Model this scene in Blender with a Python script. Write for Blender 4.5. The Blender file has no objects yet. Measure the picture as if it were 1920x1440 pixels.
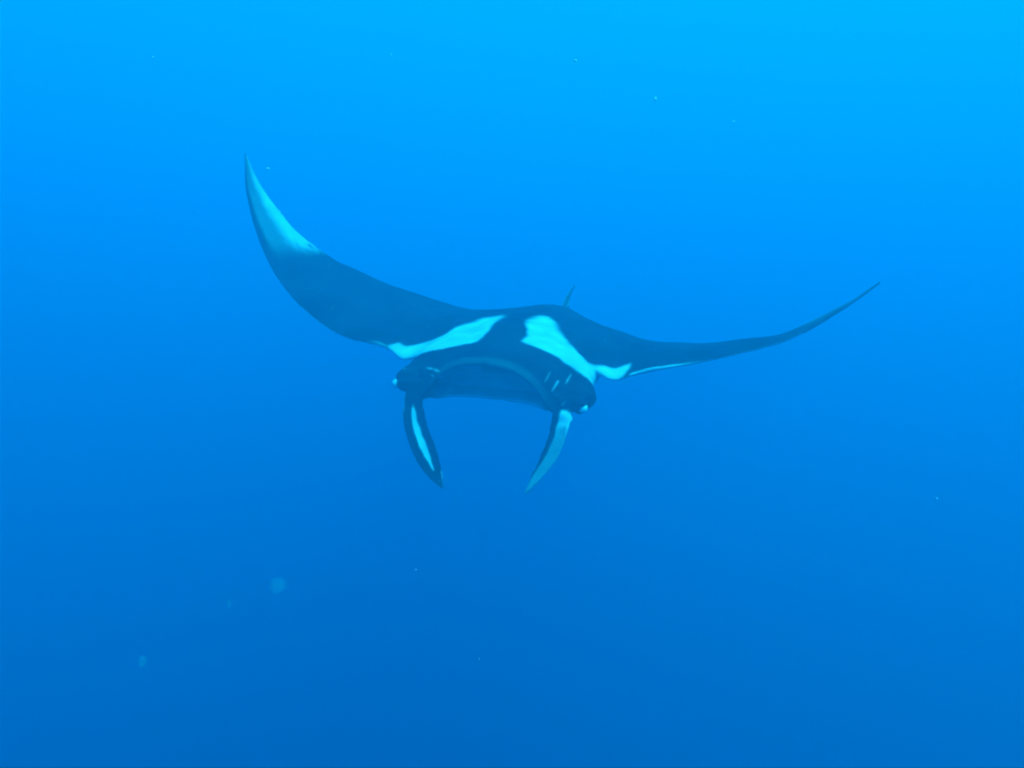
import bpy, math, random
import numpy as np
from mathutils import Matrix, Vector

sc = bpy.context.scene
col = sc.collection
random.seed(4)
rng = np.random.default_rng(4)

# ------------------------------------------------------------------ camera
cam = bpy.data.cameras.new("camera")
cam.sensor_fit = 'HORIZONTAL'
cam.sensor_width = 36.0
cam.lens = 31.18
cam.clip_start = 0.05
cam.clip_end = 1000.0
cam_o = bpy.data.objects.new("camera", cam)
cam_o.location = (0, 0, 0)
cam_o.rotation_euler = (math.radians(90), 0, 0)
col.objects.link(cam_o)
sc.camera = cam_o

# ------------------------------------------------------------------ daylight above the sea
SUN_EL, SUN_AZ = math.radians(60), math.radians(128)      # azimuth clockwise from +Y
world = bpy.data.worlds.new("World")
sc.world = world
world.use_nodes = True
wn = world.node_tree
wn.nodes.clear()
sky = wn.nodes.new("ShaderNodeTexSky")
sky.sky_type = 'NISHITA'
sky.sun_disc = False
sky.sun_elevation = SUN_EL
sky.sun_rotation = SUN_AZ
bg = wn.nodes.new("ShaderNodeBackground")
bg.inputs["Strength"].default_value = 0.05
wo = wn.nodes.new("ShaderNodeOutputWorld")
wn.links.new(sky.outputs[0], bg.inputs[0])
wn.links.new(bg.outputs[0], wo.inputs[0])

sun = bpy.data.lights.new("sun", 'SUN')
sun.energy = 5.0
sun.angle = math.radians(60)      # the rippled surface spreads the sun's disc
sun.color = (1.0, 0.98, 0.95)
sun_o = bpy.data.objects.new("sun", sun)
sd = Vector((math.cos(SUN_EL) * math.sin(SUN_AZ), math.cos(SUN_EL) * math.cos(SUN_AZ), math.sin(SUN_EL)))
sun_o.rotation_euler = sd.to_track_quat('Z', 'Y').to_euler()
sun_o.location = sd * 60
col.objects.link(sun_o)

vs = sc.view_settings
vs.view_transform = 'Standard'
vs.look = 'None'
vs.gamma = 1.0
vs.use_curve_mapping = False
vs.exposure = 2.78

sc.cycles.pixel_filter_type = 'GAUSSIAN'
sc.cycles.filter_width = 2.3          # the little camera's soft lens
sc.cycles.use_denoising = True
sc.cycles.denoiser = 'OPENIMAGEDENOISE'
sc.cycles.volume_bounces = 4
sc.cycles.max_bounces = 8
sc.cycles.diffuse_bounces = 2
sc.cycles.sample_clamp_indirect = 4.0

# ------------------------------------------------------------------ the sea
DEPTH = 10.0         # the camera swims this far under the surface
def box_mesh(name, x0, x1, y0, y1, z0, z1):
    v = [(x, y, z) for z in (z0, z1) for y in (y0, y1) for x in (x0, x1)]
    f = [(0, 2, 3, 1), (4, 5, 7, 6), (0, 1, 5, 4), (2, 6, 7, 3), (0, 4, 6, 2), (1, 3, 7, 5)]
    me = bpy.data.meshes.new(name)
    me.from_pydata(v, [], f)
    return me

# per metre scattering and absorption of the sea water, and how far each colour is thrown forward
SCAT = {'g': 0.0420, 'b': 0.074}
ABSO = (0.40, 0.092, 0.052)
wm = bpy.data.materials.new("sea_water")
wm.use_nodes = True
n, l = wm.node_tree.nodes, wm.node_tree.links
n.clear()
out = n.new("ShaderNodeOutputMaterial")
def scatter(color, density, g):
    s = n.new("ShaderNodeVolumeScatter")
    s.inputs["Color"].default_value = (*color, 1)
    s.inputs["Density"].default_value = density
    s.inputs["Anisotropy"].default_value = g
    return s
s1 = scatter((0.01, 1.0, 0), SCAT['g'], 0.27)
s2 = scatter((0, 0, 1.0), SCAT['b'], 0.24)
ab = n.new("ShaderNodeVolumeAbsorption")
am = max(ABSO)
# absorption takes (1 - colour) * density
ab.inputs["Color"].default_value = (1 - ABSO[0] / am, 1 - ABSO[1] / am, 1 - ABSO[2] / am, 1)
ab.inputs["Density"].default_value = am
a1 = n.new("ShaderNodeAddShader")
a2 = n.new("ShaderNodeAddShader")
l.new(s1.outputs[0], a1.inputs[0])
l.new(s2.outputs[0], a1.inputs[1])
l.new(a1.outputs[0], a2.inputs[0])
l.new(ab.outputs[0], a2.inputs[1])
l.new(a2.outputs[0], out.inputs["Volume"])
wb = bpy.data.objects.new("water", box_mesh("water", -140, 140, -60, 220, -90, DEPTH))
wb.data.materials.append(wm)
wb["kind"] = "structure"
col.objects.link(wb)

# ------------------------------------------------------------------ manta ray
PSI, PITCH, ROLL = 14, 14, 6
def rot_frame():
    a, p, t = (math.radians(v) for v in (PSI, PITCH, ROLL))
    return Matrix.Rotation(-a, 3, 'Z') @ Matrix.Rotation(p, 3, 'X') @ Matrix.Rotation(t, 3, 'Y')
MANTA_ROT = rot_frame()
MANTA_LOC = Vector((-0.1158, 5.5, 0.0496))

def pchip(xs, ys, q):
    """Monotone cubic through (xs, ys[k]) at q; ys may have columns."""
    xs = np.asarray(xs, float)
    ys = np.asarray(ys, float)
    one = ys.ndim == 1
    if one:
        ys = ys[:, None]
    h = np.diff(xs)[:, None]
    d = np.diff(ys, axis=0) / h
    m = np.zeros_like(ys)
    m[0], m[-1] = d[0], d[-1]
    if len(xs) > 2:
        w1, w2 = 2 * h[1:] + h[:-1], h[1:] + 2 * h[:-1]
        with np.errstate(divide='ignore', invalid='ignore'):
            mm = (w1 + w2) / (w1 / d[:-1] + w2 / d[1:])
        m[1:-1] = np.where(d[:-1] * d[1:] > 0, mm, 0)
    q = np.asarray(q, float)
    i = np.clip(np.searchsorted(xs, q) - 1, 0, len(xs) - 2)
    hh = h[i]
    t = ((q - xs[i]) / h[i, 0])[:, None]
    r = ((1 + 2 * t) * (1 - t) ** 2 * ys[i] + t * (1 - t) ** 2 * hh * m[i]
         + t * t * (3 - 2 * t) * ys[i + 1] + t * t * (t - 1) * hh * m[i + 1])
    return r[:, 0] if one else r

V, F = [], []
def loft(rings, close_ends=True):
    """rings: (n, k, 3) closed loops joined end to end, ends capped with a fan."""
    rings = np.asarray(rings)
    ns, k = rings.shape[:2]
    b = len(V)
    V.extend(map(tuple, rings.reshape(-1, 3)))
    for i in range(ns - 1):
        for j in range(k):
            j2 = (j + 1) % k
            F.append((b + i * k + j, b + i * k + j2, b + (i + 1) * k + j2, b + (i + 1) * k + j))
    if close_ends:
        for i, flip in ((0, True), (ns - 1, False)):
            c = len(V)
            V.append(tuple(rings[i].mean(axis=0)))
            for j in range(k):
                a, e = b + i * k + j, b + i * k + (j + 1) % k
                F.append((c, e, a) if flip else (c, a, e))

def foil(u):
    return (1.4845 * np.sqrt(u) - 0.63 * u - 1.758 * u**2 + 1.4215 * u**3 - 0.5075 * u**4) * 2.0

# --- disc with both wings: leading edge, trailing edge, swell above and below the chord
disc = [
    # leading edge            trailing edge            up     down
    ((-2.585, 1.62, 1.230), (-2.580, 1.640, 1.222), .004, .004),
    ((-2.535, 1.53, 1.120), (-2.505, 1.590, 1.120), .007, .007),
    ((-2.460, 1.40, .975), (-2.380, 1.535, .960), .010, .010),
    ((-2.360, 1.27, .840), (-2.270, 1.520, .835), .012, .013),
    ((-2.259, 1.15, .710), (-2.156, 1.520, .705), .015, .016),
    ((-1.975, .90, .409), (-1.900, 1.575, .490), .022, .024),
    ((-1.609, .68, .171), (-1.600, 1.680, .325), .034, .040),
    ((-1.219, .55, .022), (-1.200, 1.800, .170), .050, .048),
    ((-.879, .50, -.015), (-.840, 1.920, .060), .100, .075),
    ((-.760, .430, -.088), (-.740, 1.950, .038), .135, .035),
    ((-.600, .50, .000), (-.600, 2.000, .020), .145, .130),
    ((-.300, .56, .010), (-.300, 2.150, .030), .150, .225),
    ((.000, .60, .015), (.020, 2.300, .050), .200, .235),
    ((.300, .56, .010), (.300, 2.100, -.010), .135, .225),
    ((.560, .50, -.010), (.560, 1.920, -.040), .125, .130),
    ((.690, .430, -.085), (.670, 1.880, -.060), .125, .035),
    ((.800, .50, -.030), (.760, 1.840, -.070), .090, .062),
    ((1.157, .62, .048), (1.150, 1.720, -.040), .048, .036),
    ((1.528, .88, .118), (1.500, 1.620, .045), .030, .028),
    ((1.738, 1.05, .163), (1.730, 1.560, .105), .022, .024),
    ((1.950, 1.22, .251), (1.950, 1.510, .225), .015, .016),
    ((2.130, 1.38, .352), (2.144, 1.530, .350), .011, .011),
    ((2.275, 1.50, .440), (2.290, 1.595, .444), .007, .007),
    ((2.420, 1.62, .550), (2.430, 1.650, .554), .004, .004),
]
LE = np.array([d[0] for d in disc])
TE = np.array([d[1] for d in disc])
HU = np.array([[d[2], d[3]] for d in disc])
mid = LE * .6 + TE * .4
acc = np.r_[0, np.cumsum(np.linalg.norm(np.diff(mid, axis=0), axis=1))]
q = np.linspace(0, acc[-1], 300)
le, te, hu = pchip(acc, LE, q), pchip(acc, TE, q), pchip(acc, HU, q)
for arr in (le, te, hu):                       # ease the joints between stations
    for _ in range(12):
        arr[1:-1] = arr[1:-1] * .5 + (arr[:-2] + arr[2:]) * .25
ripple = np.sin(q * 9.1 + 1) * .5 + np.sin(q * 21.7) * .3 + np.sin(q * 47 + 2) * .2
dent = sum(np.exp(-((q - c_) / w_) ** 2) * a_ for c_, w_, a_ in ((1.32, .05, .012), (2.1, .04, .006), (5.1, .03, .012), (5.65, .025, .010)))
te[:, 1] += (.006 * ripple - dent) * np.minimum(1, np.abs(te[:, 0]) / .8)
te[:, 2] += .006 * np.sin(q * 13 + .5) * .5 * np.minimum(1, np.abs(te[:, 0]) / .8)
span = np.gradient(le * .6 + te * .4, axis=0)
up = np.cross(span, te - le)
up /= np.linalg.norm(up, axis=1)[:, None]
uu = (1 - np.cos(np.linspace(0, math.pi, 44))) / 2
EDGE = 0.006                                   # the rim of the wing is never thinner than this, each side
rings = []
for i in range(len(q)):
    c = le[i] + (te[i] - le[i]) * uu[:, None]
    g = np.maximum(foil(uu), 0)
    gl = np.minimum(1, (uu + 1e-6) ** .35 * 1.42)
    g = g * (gl if abs(le[i, 0]) > .5 else 1)
    top = c + up[i] * (g * hu[i, 0] + EDGE * min(1, hu[i, 0] / .01) * np.sqrt(np.clip(1 - (2 * uu - 1) ** 8, 0, 1)))[:, None]
    bot = c - up[i] * (g * hu[i, 1] + EDGE * min(1, hu[i, 1] / .01) * np.sqrt(np.clip(1 - (2 * uu - 1) ** 8, 0, 1)))[:, None]
    rings.append(np.r_[top[::-1], bot[1:-1]])
loft(rings)

# --- head with the open mouth
XC, HW = -0.045, 0.62
rings = []
ygrid = np.linspace(0, 1.1, 34) ** 1.25 / 1.1 ** .25
for dx in np.linspace(-HW, HW, 110):
    a = abs(dx)
    end = math.sqrt(max(0.03, 1 - (a / HW) ** 8))
    # lower rim of the upper lip: an arch that comes down steeply at the corners of the mouth
    zll = pchip([0, .15, .27, .34, .39, .43, .62], [.064, .045, -.015, -.080, -.145, -.195, -.185], [a])[0]
    m = float(np.clip((.44 - a) / .09, 0, 1)); m = m * m * (3 - 2 * m)
    yl = -.045 + .05 * (a / .45) ** 2
    hump = np.interp(a, [0, .15, .3, .45, .62], [.218, .200, .140, .105, .07])
    htop = np.interp(a, [0, .2, .4, .62], [.150, .135, .085, .02])
    rim = .050 - .012 * min(1, a / .3)                 # the lip is a soft roll this thick
    z0 = zll + rim
    h10 = z0 + (htop - z0) * .50
    top = pchip([0, .02, .10, .30, .70, 1.1], [z0 - .008, z0 + .006, h10, htop, hump, hump - .02], ygrid)
    P = list(zip((yl + .02 + (1.1 - yl - .02) * ygrid / 1.1)[::-1], top[::-1]))
    for k in range(1, 9):                              # round the lip
        t = math.pi / 2 - math.pi * k / 8
        P.append((yl + .02 - .024 * math.cos(t), (z0 - .008 + zll) / 2 + (z0 - .008 - zll) / 2 * math.sin(t)))
    yj = (.27 - .25 * (a / .44) ** 3) * m + (yl + .03) * (1 - m)
    zj = -.205 * m + zll * (1 - m)
    yb = max(.35 * m + (yl + .04) * (1 - m), yl + .06)
    # roof, throat and floor of the mouth
    P.append((yl + .045, zll + .012 * m))
    for k in range(1, 7):
        f = k / 6
        P.append((yl + .06 + (yb - yl - .06) * f, zll + .014 * m + .03 * m * math.sin(f * 1.57)))
    zrr = P[-1][1]
    for k in range(1, 6):
        f = k / 6
        P.append((yb + .05 * m * math.sin(f * math.pi), zrr + (zj + .03 * m - zrr) * f))
    for k in range(6):
        f = k / 5
        P.append((yb + (yj - yb) * f, zj + .03 * m * (1 - f)))
    P.append((yj - .008 * m, zj - .014))
    P.append((yj + .012, zj - .03))
    for k in range(1, 9):
        f = k / 8
        P.append((yj + .012 + (1.1 - yj - .012) * f, (zj - .03) * (1 - f) + (-.21 - .02 * (1 - a)) * f))
    P = np.array(P)
    zm = -.09
    rings.append(np.c_[np.full(len(P), XC + dx), P[:, 0], zm + (P[:, 1] - zm) * end])
loft(rings)

def ellipsoid(c, r, tilt=0.0, n1=28, n2=18):
    rr = []
    ct, st = math.cos(tilt), math.sin(tilt)
    for i in range(n2):
        t = math.pi * (i + .5) / n2
        ring = []
        for j in range(n1):
            p = 2 * math.pi * j / n1
            x, y, z = r[0] * math.cos(t), r[1] * math.sin(t) * math.cos(p), r[2] * math.sin(t) * math.sin(p)
            ring.append((c[0] + x * ct - z * st, c[1] + y, c[2] + x * st + z * ct))
        rr.append(ring)
    loft(rr)

# --- bulging sides of the head round the eyes
ellipsoid((XC - .565, .20, -.118), (.082, .20, .090), -.3)
ellipsoid((XC + .575, .20, -.125), (.090, .21, .095), .3)

# --- blades: lofts of a curved cross-section along a bent midrib
def blade(mid, width, across, halfw, thick, curl, n=60, k=28):
    """mid: midrib points; across: direction of the blade's width at each; curl: depth of the gutter."""
    s = np.linspace(0, 1, len(mid))
    t = np.linspace(0, 1, n)
    c = pchip(s, np.array(mid), t)
    for _ in range(4):
        c[1:-1] = c[1:-1] * .5 + (c[:-2] + c[2:]) * .25
    w = pchip(s, np.array(across), t)
    hw, th, cu = pchip(s, halfw, t), pchip(s, thick, t), pchip(s, curl, t)
    tan = np.gradient(c, axis=0)
    tan /= np.linalg.norm(tan, axis=1)[:, None]
    w -= tan * (w * tan).sum(1)[:, None]
    w /= np.linalg.norm(w, axis=1)[:, None]
    nn = np.cross(tan, w)
    rr = []
    for i in range(n):
        ring = []
        for j in range(k):
            p = 2 * math.pi * j / k
            v = math.cos(p)
            e = math.sin(p)
            off = cu[i] * (v * v - .35) + th[i] * e * (1 - .3 * v * v)
            ring.append(c[i] + w[i] * (hw[i] * v) + nn[i] * off)
        rr.append(ring)
    loft(rr)
    return c, w, nn, hw

fin_l = blade(
    [(-.535, .08, -.10), (-.520, .00, -.200), (-.478, -.10, -.320), (-.385, -.20, -.455), (-.285, -.275, -.575), (-.208, -.322, -.655)],
    None,
    [(.85, .5, .1)] * 2 + [(.80, .60, .1)] * 2 + [(.75, .62, .15)] * 2,
    [.075, .062, .074, .080, .056, .006],
    [.045, .034, .018, .011, .008, .005],
    [.0, .016, .032, .034, .020, .0])
fin_r = blade(
    [(.455, .08, -.11), (.450, .00, -.205), (.452, -.10, -.285), (.432, -.20, -.390), (.372, -.27, -.505), (.300, -.325, -.620)],
    None,
    [(.85, .3, .05), (.85, .0, .05)] + [(.66, -.72, .0)] * 2 + [(.60, -.78, .0)] * 2,
    [.075, .062, .074, .080, .060, .006],
    [.045, .034, .018, .011, .008, .005],
    [.0, .010, .020, .022, .014, .0])

# --- dorsal fin and whip tail
blade([(.075, 1.98, -.02), (.080, 2.04, .08), (.085, 2.11, .17), (.120, 2.20, .270)], None,
      [(.05, 1, .1)] * 4, [.17, .12, .070, .012], [.040, .026, .014, .006], [0, 0, 0, 0], n=30)
blade([(.02, 2.15, .02), (.05, 2.5, -.05), (.08, 3.0, -.20), (.10, 3.6, -.42)], None,
      [(1, 0, 0)] * 4, [.05, .025, .014, .008], [.04, .022, .013, .008], [0, 0, 0, 0], n=60, k=12)

raw = bpy.data.meshes.new("raw_ray")
raw.from_pydata(V, [], F)
raw.update()
tmp = bpy.data.objects.new("raw_ray", raw)
col.objects.link(tmp)
md = tmp.modifiers.new("remesh", 'REMESH')
md.mode = 'VOXEL'
md.voxel_size = 0.0062
dg = bpy.context.evaluated_depsgraph_get()
me = bpy.data.meshes.new_from_object(tmp.evaluated_get(dg))
bpy.data.objects.remove(tmp)
bpy.data.meshes.remove(raw)
me.name = "body"

NV = len(me.vertices)
co = np.empty(NV * 3); me.vertices.foreach_get("co", co); co = co.reshape(-1, 3)
ed = np.empty(len(me.edges) * 2, dtype=np.int32); me.edges.foreach_get("vertices", ed); ed = ed.reshape(-1, 2)
deg = np.bincount(ed.ravel(), minlength=NV).astype(float)
def neighbour_mean(a):
    o = np.empty_like(a)
    for k in range(a.shape[1]):
        o[:, k] = (np.bincount(ed[:, 0], a[ed[:, 1], k], NV) + np.bincount(ed[:, 1], a[ed[:, 0], k], NV)) / np.maximum(deg, 1)
    return o
# smooth everywhere a little (with a push back against shrinking), and the back of the head a lot
for _ in range(6):
    co += .5 * (neighbour_mean(co) - co)
    co -= .51 * (neighbour_mean(co) - co)
x, y, z = co.T
sm = np.clip((y - .12) / .15, 0, 1) * np.clip((1.7 - y) / .3, 0, 1) * np.clip((1.15 - abs(x)) / .25, 0, 1) * (z > -.02 + .0 * x)
sm = neighbour_mean(neighbour_mean(sm[:, None]))
for _ in range(150):
    co += .5 * sm * (neighbour_mean(co) - co)
x, y, z = co.T
sm = np.clip((abs(x - XC) - .40) / .06, 0, 1) * (abs(x) < .95) * np.clip((.75 - y) / .2, 0, 1) * np.clip((z + .20) / .05, 0, 1)
sm = neighbour_mean(neighbour_mean(sm[:, None]))
for _ in range(60):
    co += .5 * sm * (neighbour_mean(co) - co)
me.vertices.foreach_set("co", co.ravel())
me.update()
# relief: shallow muscle swells over the back and wings, folds of skin round the mouth corners and horn fins
nor = np.empty(NV * 3); me.vertices.foreach_get("normal", nor); nor = nor.reshape(-1, 3)
x, y, z = co.T
low = np.sin(x * 7.3 + 1.2 * np.sin(y * 5.1)) * np.sin(y * 6.1 + 1.3 * np.sin(x * 4.3 + 1)) + .5 * np.sin(x * 17 + y * 9) * np.sin(y * 19 - x * 5)
hx = abs(x - XC)
fold = np.sin(38 * (z + .9 * y) + 9 * hx + 2 * np.sin(14 * y)) + .7 * np.sin(55 * (hx - .4 * z) + 3 * np.sin(20 * z))
wf = np.clip((hx - .38) / .08, 0, 1) * np.clip((.34 - y) / .1, 0, 1) * np.clip((z + .30) / .08, 0, 1) * (hx < .8)
thin = np.clip((1.5 - abs(x)) / .6, .25, 1)
dsp = .0045 * low * thin * (z > -.25) + .0050 * fold * wf
for a_, b_, dep in (((-.532, .130, -.050), (-.523, .015, -.140), .016), ((-.42, .07, -.03), (-.36, -.01, -.02), -.010), ((.43, .04, -.10), (.50, .10, -.05), .014),
                    ((.58, .20, -.05), (.60, .06, -.12), .012), ((-.60, .16, -.06), (-.62, .07, -.10), .010)):
    a_, b_ = np.array(a_), np.array(b_); e = b_ - a_
    tt = np.clip(((co - a_) @ e) / (e @ e), 0, 1)
    dsp -= dep * np.exp(-(np.linalg.norm(co - a_ - tt[:, None] * e, axis=1) / .016) ** 2)
co += nor * dsp[:, None]
me.vertices.foreach_set("co", co.ravel())
me.update()
nor = np.empty(NV * 3); me.vertices.foreach_get("normal", nor); nor = nor.reshape(-1, 3)
x, y, z = co.T

# --- coat pattern, with a little painted light: 1 pale skin, 0 black skin
def inside_distance(px, py, poly):
    """Signed distance to a closed polygon, positive inside."""
    poly = np.asarray(poly, float)
    d = np.full(px.shape, 1e9)
    ins = np.zeros(px.shape, bool)
    for i in range(len(poly)):
        a, b = poly[i], poly[(i + 1) % len(poly)]
        e = b - a
        t = np.clip(((px - a[0]) * e[0] + (py - a[1]) * e[1]) / (e @ e), 0, 1)
        d = np.minimum(d, np.hypot(px - a[0] - t * e[0], py - a[1] - t * e[1]))
        cr = ((a[1] > py) != (b[1] > py))
        with np.errstate(divide='ignore', invalid='ignore'):
            ins ^= cr & (px < (b[0] - a[0]) * (py - a[1]) / (b[1] - a[1]) + a[0])
    return np.where(ins, d, -d)

pale = np.zeros(NV)

pm = (np.sin(x * 23 + 2 * np.sin(y * 17 + 1)) + np.sin(y * 29 + 1.7 * np.sin(x * 19)) + .5 * np.sin(x * 47 - y * 39)) / 2.5
pn = (np.sin(x * 61 + 3 * np.sin(y * 37)) + np.sin(y * 53 + 2.3 * np.sin(x * 41 + 1)) + .6 * np.sin(x * 143 + y * 117)) / 2.6
def step(a, lo, hi):
    t = np.clip((a - lo) / (hi - lo), 0, 1)
    return t * t * (3 - 2 * t)

def add(m):
    global pale
    pale = np.maximum(pale, m)

# white belly, with the black of the back folding over the rims
nz_ = nor[:, 2]
LEY = np.interp(x, le[:, 0], le[:, 1]); TEY = np.interp(x, te[:, 0], te[:, 1]); TEZ = np.interp(x, le[:, 0], le[:, 2])
chord = np.clip((y - LEY) / np.maximum(TEY - LEY, .05), -1, 2)
add(step(-nz_, .05, .35) * (y > .42) * (.25 + .75 * (abs(x) < 1.9)) * step(1.0 - chord, .02, .25))
# a thin pale line where the belly shows along the leading edge, beside the shoulders
edge = step(-nz_ - .55 * nor[:, 1], .25, .55) * (chord < .06)
add(edge * (step(x, .76, .80) * (1 - step(x, 1.05, 1.35)) + .55 * step(-x, .80, .86) * (1 - step(-x, .92, 1.1))))

rim = step(.027 - chord + .006 * pm, 0, .008) * (chord > -.5)
add(.75 * rim * (step(x, .78, .81) * (1 - step(x, .98, 1.27)) + .5 * step(-x, .86, .89) * (1 - step(-x, .93, 1.08))))
# the two white shoulder patches
patch_a = [(-.90, .535), (-.87, .555), (-.84, .585), (-.81, .570), (-.78, .560), (-.72, .560), (-.651, .565), (-.581, .575), (-.523, .63), (-.46, .72),
           (-.395, .82), (-.306, 1.0), (-.215, 1.03), (-.180, .90), (-.173, .789), (-.174, .586), (-.175, .458), (-.177, .374), (-.195, .31),
           (-.229, .275), (-.323, .265), (-.42, .268), (-.529, .30), (-.60, .34), (-.68, .38), (-.75, .41), (-.90, .43)]
patch_b = [(.022, .842), (.045, .95), (.075, 1.0), (.136, 1.04), (.180, .98), (.209, .925), (.27, .791), (.353, .634), (.441, .53), (.51, .49), (.553, .515),
           (.613, .545), (.688, .560), (.735, .600), (.778, .640), (.782, .58), (.770, .52), (.735, .455), (.68, .41), (.62, .36), (.551, .321), (.521, .30),
           (.47, .287), (.405, .291), (.318, .333), (.252, .34), (.191, .34), (.13, .341), (.087, .372), (.094, .43), (.102, .492), (.070, .604), (.040, .72)]
for poly in (patch_a, patch_b):
    d = inside_distance(x, y, poly) + .007 * pm + .003 * pn
    soft = .018 + .024 * step(y, .55, .95)
    add(step(d, -soft, soft) * (z > -.13) * (nz_ > -.75) * (.86 + .12 * pm))

# pale wing tips, light falloff painted across the chord: brightest along the trailing edge, black along the leading edge
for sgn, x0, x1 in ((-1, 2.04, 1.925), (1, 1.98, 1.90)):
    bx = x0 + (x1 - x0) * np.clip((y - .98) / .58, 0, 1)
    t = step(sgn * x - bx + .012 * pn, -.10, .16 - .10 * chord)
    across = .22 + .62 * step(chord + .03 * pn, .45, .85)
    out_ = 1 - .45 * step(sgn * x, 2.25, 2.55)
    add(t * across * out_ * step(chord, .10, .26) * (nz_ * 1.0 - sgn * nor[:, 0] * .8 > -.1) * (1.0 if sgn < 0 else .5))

# horn fins
def fin_coords(fin):
    c, w, nn, hw = fin
    sel = np.where((z < -.16) & (y < .10))[0]
    d2 = ((co[sel, None, :] - c[None]) ** 2).sum(2)
    k = d2.argmin(1)
    ok = d2[np.arange(len(sel)), k] < .016
    sel, k = sel[ok], k[ok]
    off = co[sel] - c[k]
    return sel, k / (len(c) - 1), (off * w[k]).sum(1) / hw[k], nor[sel]
sel, t, v, nf = fin_coords(fin_l)
front = step(-nf[:, 1], -.1, .2)
vc, wd = .02 + .25 * (t - .4), .32 * np.sin(np.pi * np.clip((t - .22) / .58, 0, 1)) ** .7
pale[sel] = np.maximum(0, step(wd - abs(v - vc) + .06 * pn[sel], -.02, .12) * front * step(t, .24, .34))
pale[sel] = np.maximum(pale[sel], .8 * step(t, .80, .84) * step(v, .70, .9))
pale[sel] = np.maximum(pale[sel], .35 * step(-v, .80, .95) * step(t, .16, .2) * (1 - step(t, .3, .36)))
sel, t, v, nf = fin_coords(fin_r)
front = step(-nf[:, 1], -.2, .1)
pale[sel] = (.74 * step(v + .80 * t + .04 * pn[sel], -.08, .14) * front * step(t, .14, .19) * (1 - .35 * step(t, .3, .6))
             + .22 * step(v, -.4, -.2) * front * step(t, .14, .18) * (1 - step(t, .18, .30)))

# light catching the roll of the lip, painted in as paler skin, and the pale throat and lower jaw inside the mouth
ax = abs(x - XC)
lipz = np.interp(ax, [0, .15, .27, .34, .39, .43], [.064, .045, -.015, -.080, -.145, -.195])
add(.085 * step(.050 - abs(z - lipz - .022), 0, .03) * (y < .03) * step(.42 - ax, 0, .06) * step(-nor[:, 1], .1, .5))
add(.95 * (y > .06) * (y < .60) * step(-.04 - z, .0, .06) * step(.40 - ax, 0, .10) * (z > -.262))

# scars and flecks on the head, and one painted highlight
def seg(a, b, w, s):
    a, b = np.array(a), np.array(b)
    e = b - a
    tt = np.clip(((co - a) @ e) / (e @ e), 0, 1)
    d = np.linalg.norm(co - a - tt[:, None] * e, axis=1)
    ww = w * (.45 + .65 * np.sin(np.pi * np.clip(tt * .9 + .05, 0, 1))) * (1 + .25 * pn)
    add(s * (1 - step(d, ww * .35, ww * 1.2)))
for a_, b_, w_, s_ in [
        ((.330, .148, .026), (.313, .062, -.024), .007, .35), ((.388, .145, -.019), (.361, .073, -.076), .008, .65),
        ((.452, .233, .008), (.431, .138, -.041), .007, .50), ((.463, .025, -.118), (.434, .010, -.148), .008, .35),
        ((-.482, .139, -.026), (-.406, .072, -.017), .008, .55), ((-.406, .072, -.017), (-.345, -.005, -.008), .011, .60),
        ((-.429, .069, -.050), (-.385, .000, -.043), .010, .45), ((-.532, .108, -.063), (-.523, .023, -.130), .006, .40),
        ((-.660, .150, -.040), (-.615, .120, -.032), .014, .70), ((.640, .150, -.090), (.640, .140, -.150), .012, .45),  # last entry: highlight streak painted on the rear edge of the bulge
        ((.045, 2.0, .10), (.045, 2.02, .14), .014, .6), ((.06, 2.05, .19), (.06, 2.06, .22), .012, .5),
        ((.125, 2.10, .10), (.120, 2.1, .15), .012, .6), ((.600, .15, -.080), (.603, .15, -.084), .008, .5), ((-.30, .62, .145), (-.285, .60, .148), .004, .3)]:
    seg(a_, b_, w_, s_)
# old rub marks on the wings: short, faint, all running roughly with the water flow
for _ in range(26):
    sx = rng.choice([-1, 1]); xx = rng.uniform(.45, 1.8); yy = rng.uniform(.75, 1.45); ln = rng.uniform(.03, .12); an_ = rng.normal(1.5, .5)
    k_ = np.argmin((x - sx * xx) ** 2 + (y - yy) ** 2 + 9 * (nz_ < 0))
    p0 = co[k_]
    p1 = p0 + np.array([math.cos(an_), math.sin(an_), 0]) * ln
    k2 = np.argmin((x - p1[0]) ** 2 + (y - p1[1]) ** 2 + 9 * (nz_ < 0))
    seg(p0, co[k2] + 1e-4, .005, rng.uniform(.03, .10))
fin_ = (y > 1.93) & (z > .118) & (abs(x - .09) < .14)
add(fin_ * .12)
add(fin_ * (z < .172) * step(abs(x - .083), .010, .022) * .75)
add(fin_ * step(-nor[:, 1], .2, .6) * step(.25 - z, 0, .03) * .35)
pale *= 1 - .8 * np.exp(-((x + 1.955) ** 2 + (y - 1.50) ** 2) / .022 ** 2)


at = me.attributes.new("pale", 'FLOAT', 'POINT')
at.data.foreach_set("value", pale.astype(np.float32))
me.polygons.foreach_set("use_smooth", np.ones(len(me.polygons), dtype=bool))

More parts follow.
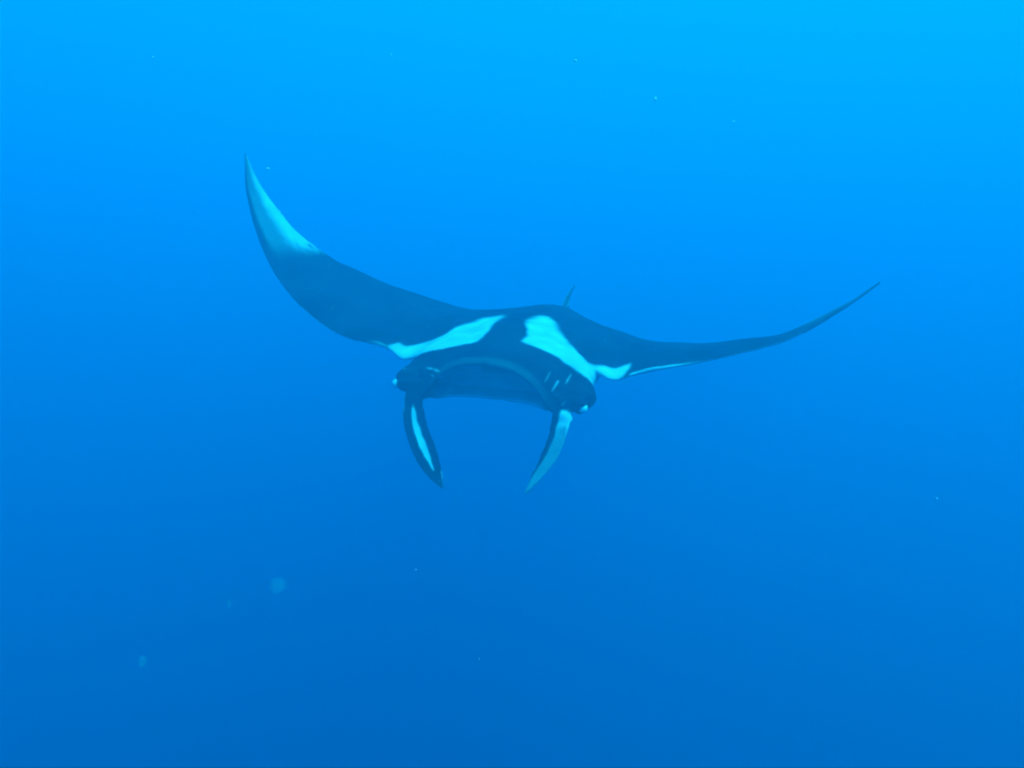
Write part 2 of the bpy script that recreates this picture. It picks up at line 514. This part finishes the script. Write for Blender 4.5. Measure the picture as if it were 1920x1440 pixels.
# --- skin
sk = bpy.data.materials.new("ray_skin")
sk.use_nodes = True
n, l = sk.node_tree.nodes, sk.node_tree.links
n.clear()
out = n.new("ShaderNodeOutputMaterial")
pb = n.new("ShaderNodeBsdfPrincipled")
l.new(pb.outputs[0], out.inputs[0])
pb.inputs["Roughness"].default_value = 0.6
pb.inputs["Specular IOR Level"].default_value = 0.03      # skin under water hardly reflects
an = n.new("ShaderNodeAttribute"); an.attribute_name = "pale"
tc = n.new("ShaderNodeTexCoord")
nz = n.new("ShaderNodeTexNoise"); nz.inputs["Scale"].default_value = 3.2; nz.inputs["Detail"].default_value = 6.0
l.new(tc.outputs["Object"], nz.inputs["Vector"])
dk = n.new("ShaderNodeValToRGB")
dk.color_ramp.elements[0].position = .3; dk.color_ramp.elements[0].color = (.002, .003, .007, 1)
dk.color_ramp.elements[1].position = .75; dk.color_ramp.elements[1].color = (.020, .026, .038, 1)
l.new(nz.outputs["Fac"], dk.inputs[0])
nz2 = n.new("ShaderNodeTexNoise"); nz2.inputs["Scale"].default_value = 9.0; nz2.inputs["Detail"].default_value = 5.0
l.new(tc.outputs["Object"], nz2.inputs["Vector"])
pl = n.new("ShaderNodeValToRGB")
pl.color_ramp.elements[0].position = .25; pl.color_ramp.elements[0].color = (.52, .54, .56, 1)
pl.color_ramp.elements[1].position = .7; pl.color_ramp.elements[1].color = (.70, .72, .74, 1)
l.new(nz2.outputs["Fac"], pl.inputs[0])
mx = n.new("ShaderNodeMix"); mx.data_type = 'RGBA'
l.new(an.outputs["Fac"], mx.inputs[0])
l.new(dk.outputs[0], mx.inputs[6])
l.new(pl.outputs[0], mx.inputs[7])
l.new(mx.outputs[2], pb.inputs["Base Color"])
nb = n.new("ShaderNodeTexNoise"); nb.inputs["Scale"].default_value = 45.0; nb.inputs["Detail"].default_value = 4.0
l.new(tc.outputs["Object"], nb.inputs["Vector"])
bp = n.new("ShaderNodeBump"); bp.inputs["Strength"].default_value = .25; bp.inputs["Distance"].default_value = .01
l.new(nb.outputs["Fac"], bp.inputs["Height"])
l.new(bp.outputs[0], pb.inputs["Normal"])
me.materials.append(sk)

ray = bpy.data.objects.new("manta_ray", None)
ray.empty_display_size = .3
ray.matrix_world = Matrix.Translation(MANTA_LOC) @ MANTA_ROT.to_4x4()
ray["label"] = "black manta ray with white shoulder patches gliding through open blue water, wings raised"
ray["category"] = "manta ray"
col.objects.link(ray)
body = bpy.data.objects.new("body", me)
body.parent = ray
col.objects.link(body)

# --- eyes: pale, set low on the sides of the head
def uv_ball(name, r, squash=(1, 1, 1), lump=0.0, seed=0, n1=24, n2=14):
    rg = np.random.default_rng(seed)
    ph = rg.uniform(0, 6.28, 6)
    vv, ff = [], []
    for i in range(n2 + 1):
        t = math.pi * i / n2
        for j in range(n1):
            p = 2 * math.pi * j / n1
            d = np.array([math.sin(t) * math.cos(p), math.sin(t) * math.sin(p), math.cos(t)])
            k = 1 + lump * (math.sin(3 * d[0] + ph[0]) * math.cos(4 * d[1] + ph[1]) + .6 * math.sin(5 * d[2] + ph[2] + 3 * d[0]))
            vv.append(tuple(d * r * k * np.array(squash)))
    for i in range(n2):
        for j in range(n1):
            ff.append((i * n1 + j, i * n1 + (j + 1) % n1, (i + 1) * n1 + (j + 1) % n1, (i + 1) * n1 + j))
    m_ = bpy.data.meshes.new(name)
    m_.from_pydata(vv, [], ff)
    m_.polygons.foreach_set("use_smooth", np.ones(len(m_.polygons), dtype=bool))
    m_.update()
    return m_

em = bpy.data.materials.new("eye_white")
em.use_nodes = True
n, l = em.node_tree.nodes, em.node_tree.links
pb = n["Principled BSDF"]
pb.inputs["Roughness"].default_value = .25
tc = n.new("ShaderNodeTexCoord"); sp = n.new("ShaderNodeSeparateXYZ"); rp = n.new("ShaderNodeValToRGB")
l.new(tc.outputs["Object"], sp.inputs[0]); l.new(sp.outputs["X"], rp.inputs[0]); l.new(rp.outputs[0], pb.inputs["Base Color"])
rp.color_ramp.elements[0].position = .026; rp.color_ramp.elements[0].color = (.80, .80, .78, 1)
rp.color_ramp.elements[1].position = .030; rp.color_ramp.elements[1].color = (.01, .01, .012, 1)
eye_mesh = uv_ball("eye", .036, (.92, 1.0, .85))
eye_mesh.materials.append(em)
for loc_, rz in (((.563, .050, -.160), .25), ((-.662, .085, -.138), math.pi - .25)):
    e = bpy.data.objects.new("eye", eye_mesh)
    e.parent = ray
    e.location = loc_
    e.rotation_euler = (0, 0, rz)
    col.objects.link(e)

# ------------------------------------------------------------------ drifting specks and jellies
def px(u, v, d):
    """Metres: a point d in front of the camera."""
    return Vector(((u - 960) / 1663 * d, d, (720 - v) / 1663 * d))

jm = bpy.data.materials.new("clear_jelly")
jm.use_nodes = True
n, l = jm.node_tree.nodes, jm.node_tree.links
n.clear()
out = n.new("ShaderNodeOutputMaterial")
df = n.new("ShaderNodeBsdfDiffuse"); df.inputs[0].default_value = (.55, .75, .6, 1)
tr = n.new("ShaderNodeBsdfTranslucent"); tr.inputs[0].default_value = (.55, .75, .6, 1)
m1 = n.new("ShaderNodeMixShader"); m1.inputs[0].default_value = .5
l.new(df.outputs[0], m1.inputs[1]); l.new(tr.outputs[0], m1.inputs[2])
tp = n.new("ShaderNodeBsdfTransparent")
lw = n.new("ShaderNodeLayerWeight"); lw.inputs[0].default_value = .5
mr = n.new("ShaderNodeMapRange"); mr.inputs[1].default_value = 0; mr.inputs[2].default_value = 1; mr.inputs[3].default_value = .13; mr.inputs[4].default_value = .0
l.new(lw.outputs["Facing"], mr.inputs[0])
m2 = n.new("ShaderNodeMixShader")
l.new(mr.outputs[0], m2.inputs[0]); l.new(tp.outputs[0], m2.inputs[1]); l.new(m1.outputs[0], m2.inputs[2])
l.new(m2.outputs[0], out.inputs[0])

fm = bpy.data.materials.new("pale_fleck")
fm.use_nodes = True
n, l = fm.node_tree.nodes, fm.node_tree.links
n.clear()
out = n.new("ShaderNodeOutputMaterial")
df = n.new("ShaderNodeBsdfDiffuse"); df.inputs[0].default_value = (.88, .88, .86, 1)
tr = n.new("ShaderNodeBsdfTranslucent"); tr.inputs[0].default_value = (.88, .88, .86, 1)
m1 = n.new("ShaderNodeMixShader"); m1.inputs[0].default_value = .25
l.new(df.outputs[0], m1.inputs[1]); l.new(tr.outputs[0], m1.inputs[2]); l.new(m1.outputs[0], out.inputs[0])

jellies = [
    # x, y, z in metres, radius, squash, label
    ((522, 1097), 4.2, .044, (1.0, 1.0, .9), "largest pale green jelly blob drifting in the deep water under the manta ray"),
    ((267, 1240), 3.6, .022, (.8, 1.0, 1.1), "smaller greenish jelly blob drifting alone in the lower corner of dark water"),
    ((430, 1132), 4.6, .018, (.8, 1.0, 1.3), "very faint jelly blob just beside the largest blob in deep water"),
]
for k, (uv, d, r, sq, lab) in enumerate(jellies):
    o = bpy.data.objects.new("jelly", uv_ball("jelly", r, sq, .06, k + 1))
    o.data.materials.append(jm)
    o.location = px(*uv, d)
    o["label"] = lab; o["category"] = "jelly"; o["group"] = "jelly blobs drifting in the water"
    col.objects.link(o)

flecks = [
    ((1229, 186), 2.4, .0042, (.7, 1, 1.4), "bright white fleck drifting high above the manta ray's back"),
    ((1079, 114), 2.6, .0040, (1.3, 1, .7), "white fleck floating highest in the bright water near the top edge"),
    ((502, 316), 2.8, .0042, (1.3, 1, .6), "white fleck floating just inside the raised pale wing tip"),
    ((1375, 228), 2.6, .0030, (1.5, 1, .6), "faint small fleck in bright water beyond the brightest white fleck"),
    ((1757, 935), 2.5, .0026, (.7, 1, 1.3), "tiny fleck alone in open water far beneath the thin dark wing"),
    ((899, 1235), 2.5, .0018, (.5, 1, 1.5), "tiny upright fleck in dark water straight below the open mouth"),
    ((780, 1068), 2.6, .0018, (1.2, 1, .8), "tiny fleck in deep water beneath the tip of the black horn fin"),
    ((287, 107), 2.6, .0028, (1.0, 1, .8), "faint fleck in the upper corner of open water outside the wing tip"),
    ((734, 103), 2.7, .0026, (.7, 1, 1.2), "faint fleck in bright water between the raised wing and the top edge"),
]
for k, (uv, d, r, sq, lab) in enumerate(flecks):
    o = bpy.data.objects.new("fleck", uv_ball("fleck", r, sq, .14, k + 11, 14, 9))
    o.data.materials.append(fm)
    o.location = px(*uv, d)
    o["label"] = lab; o["category"] = "plankton fleck"; o["group"] = "plankton flecks drifting in the water"
    col.objects.link(o)
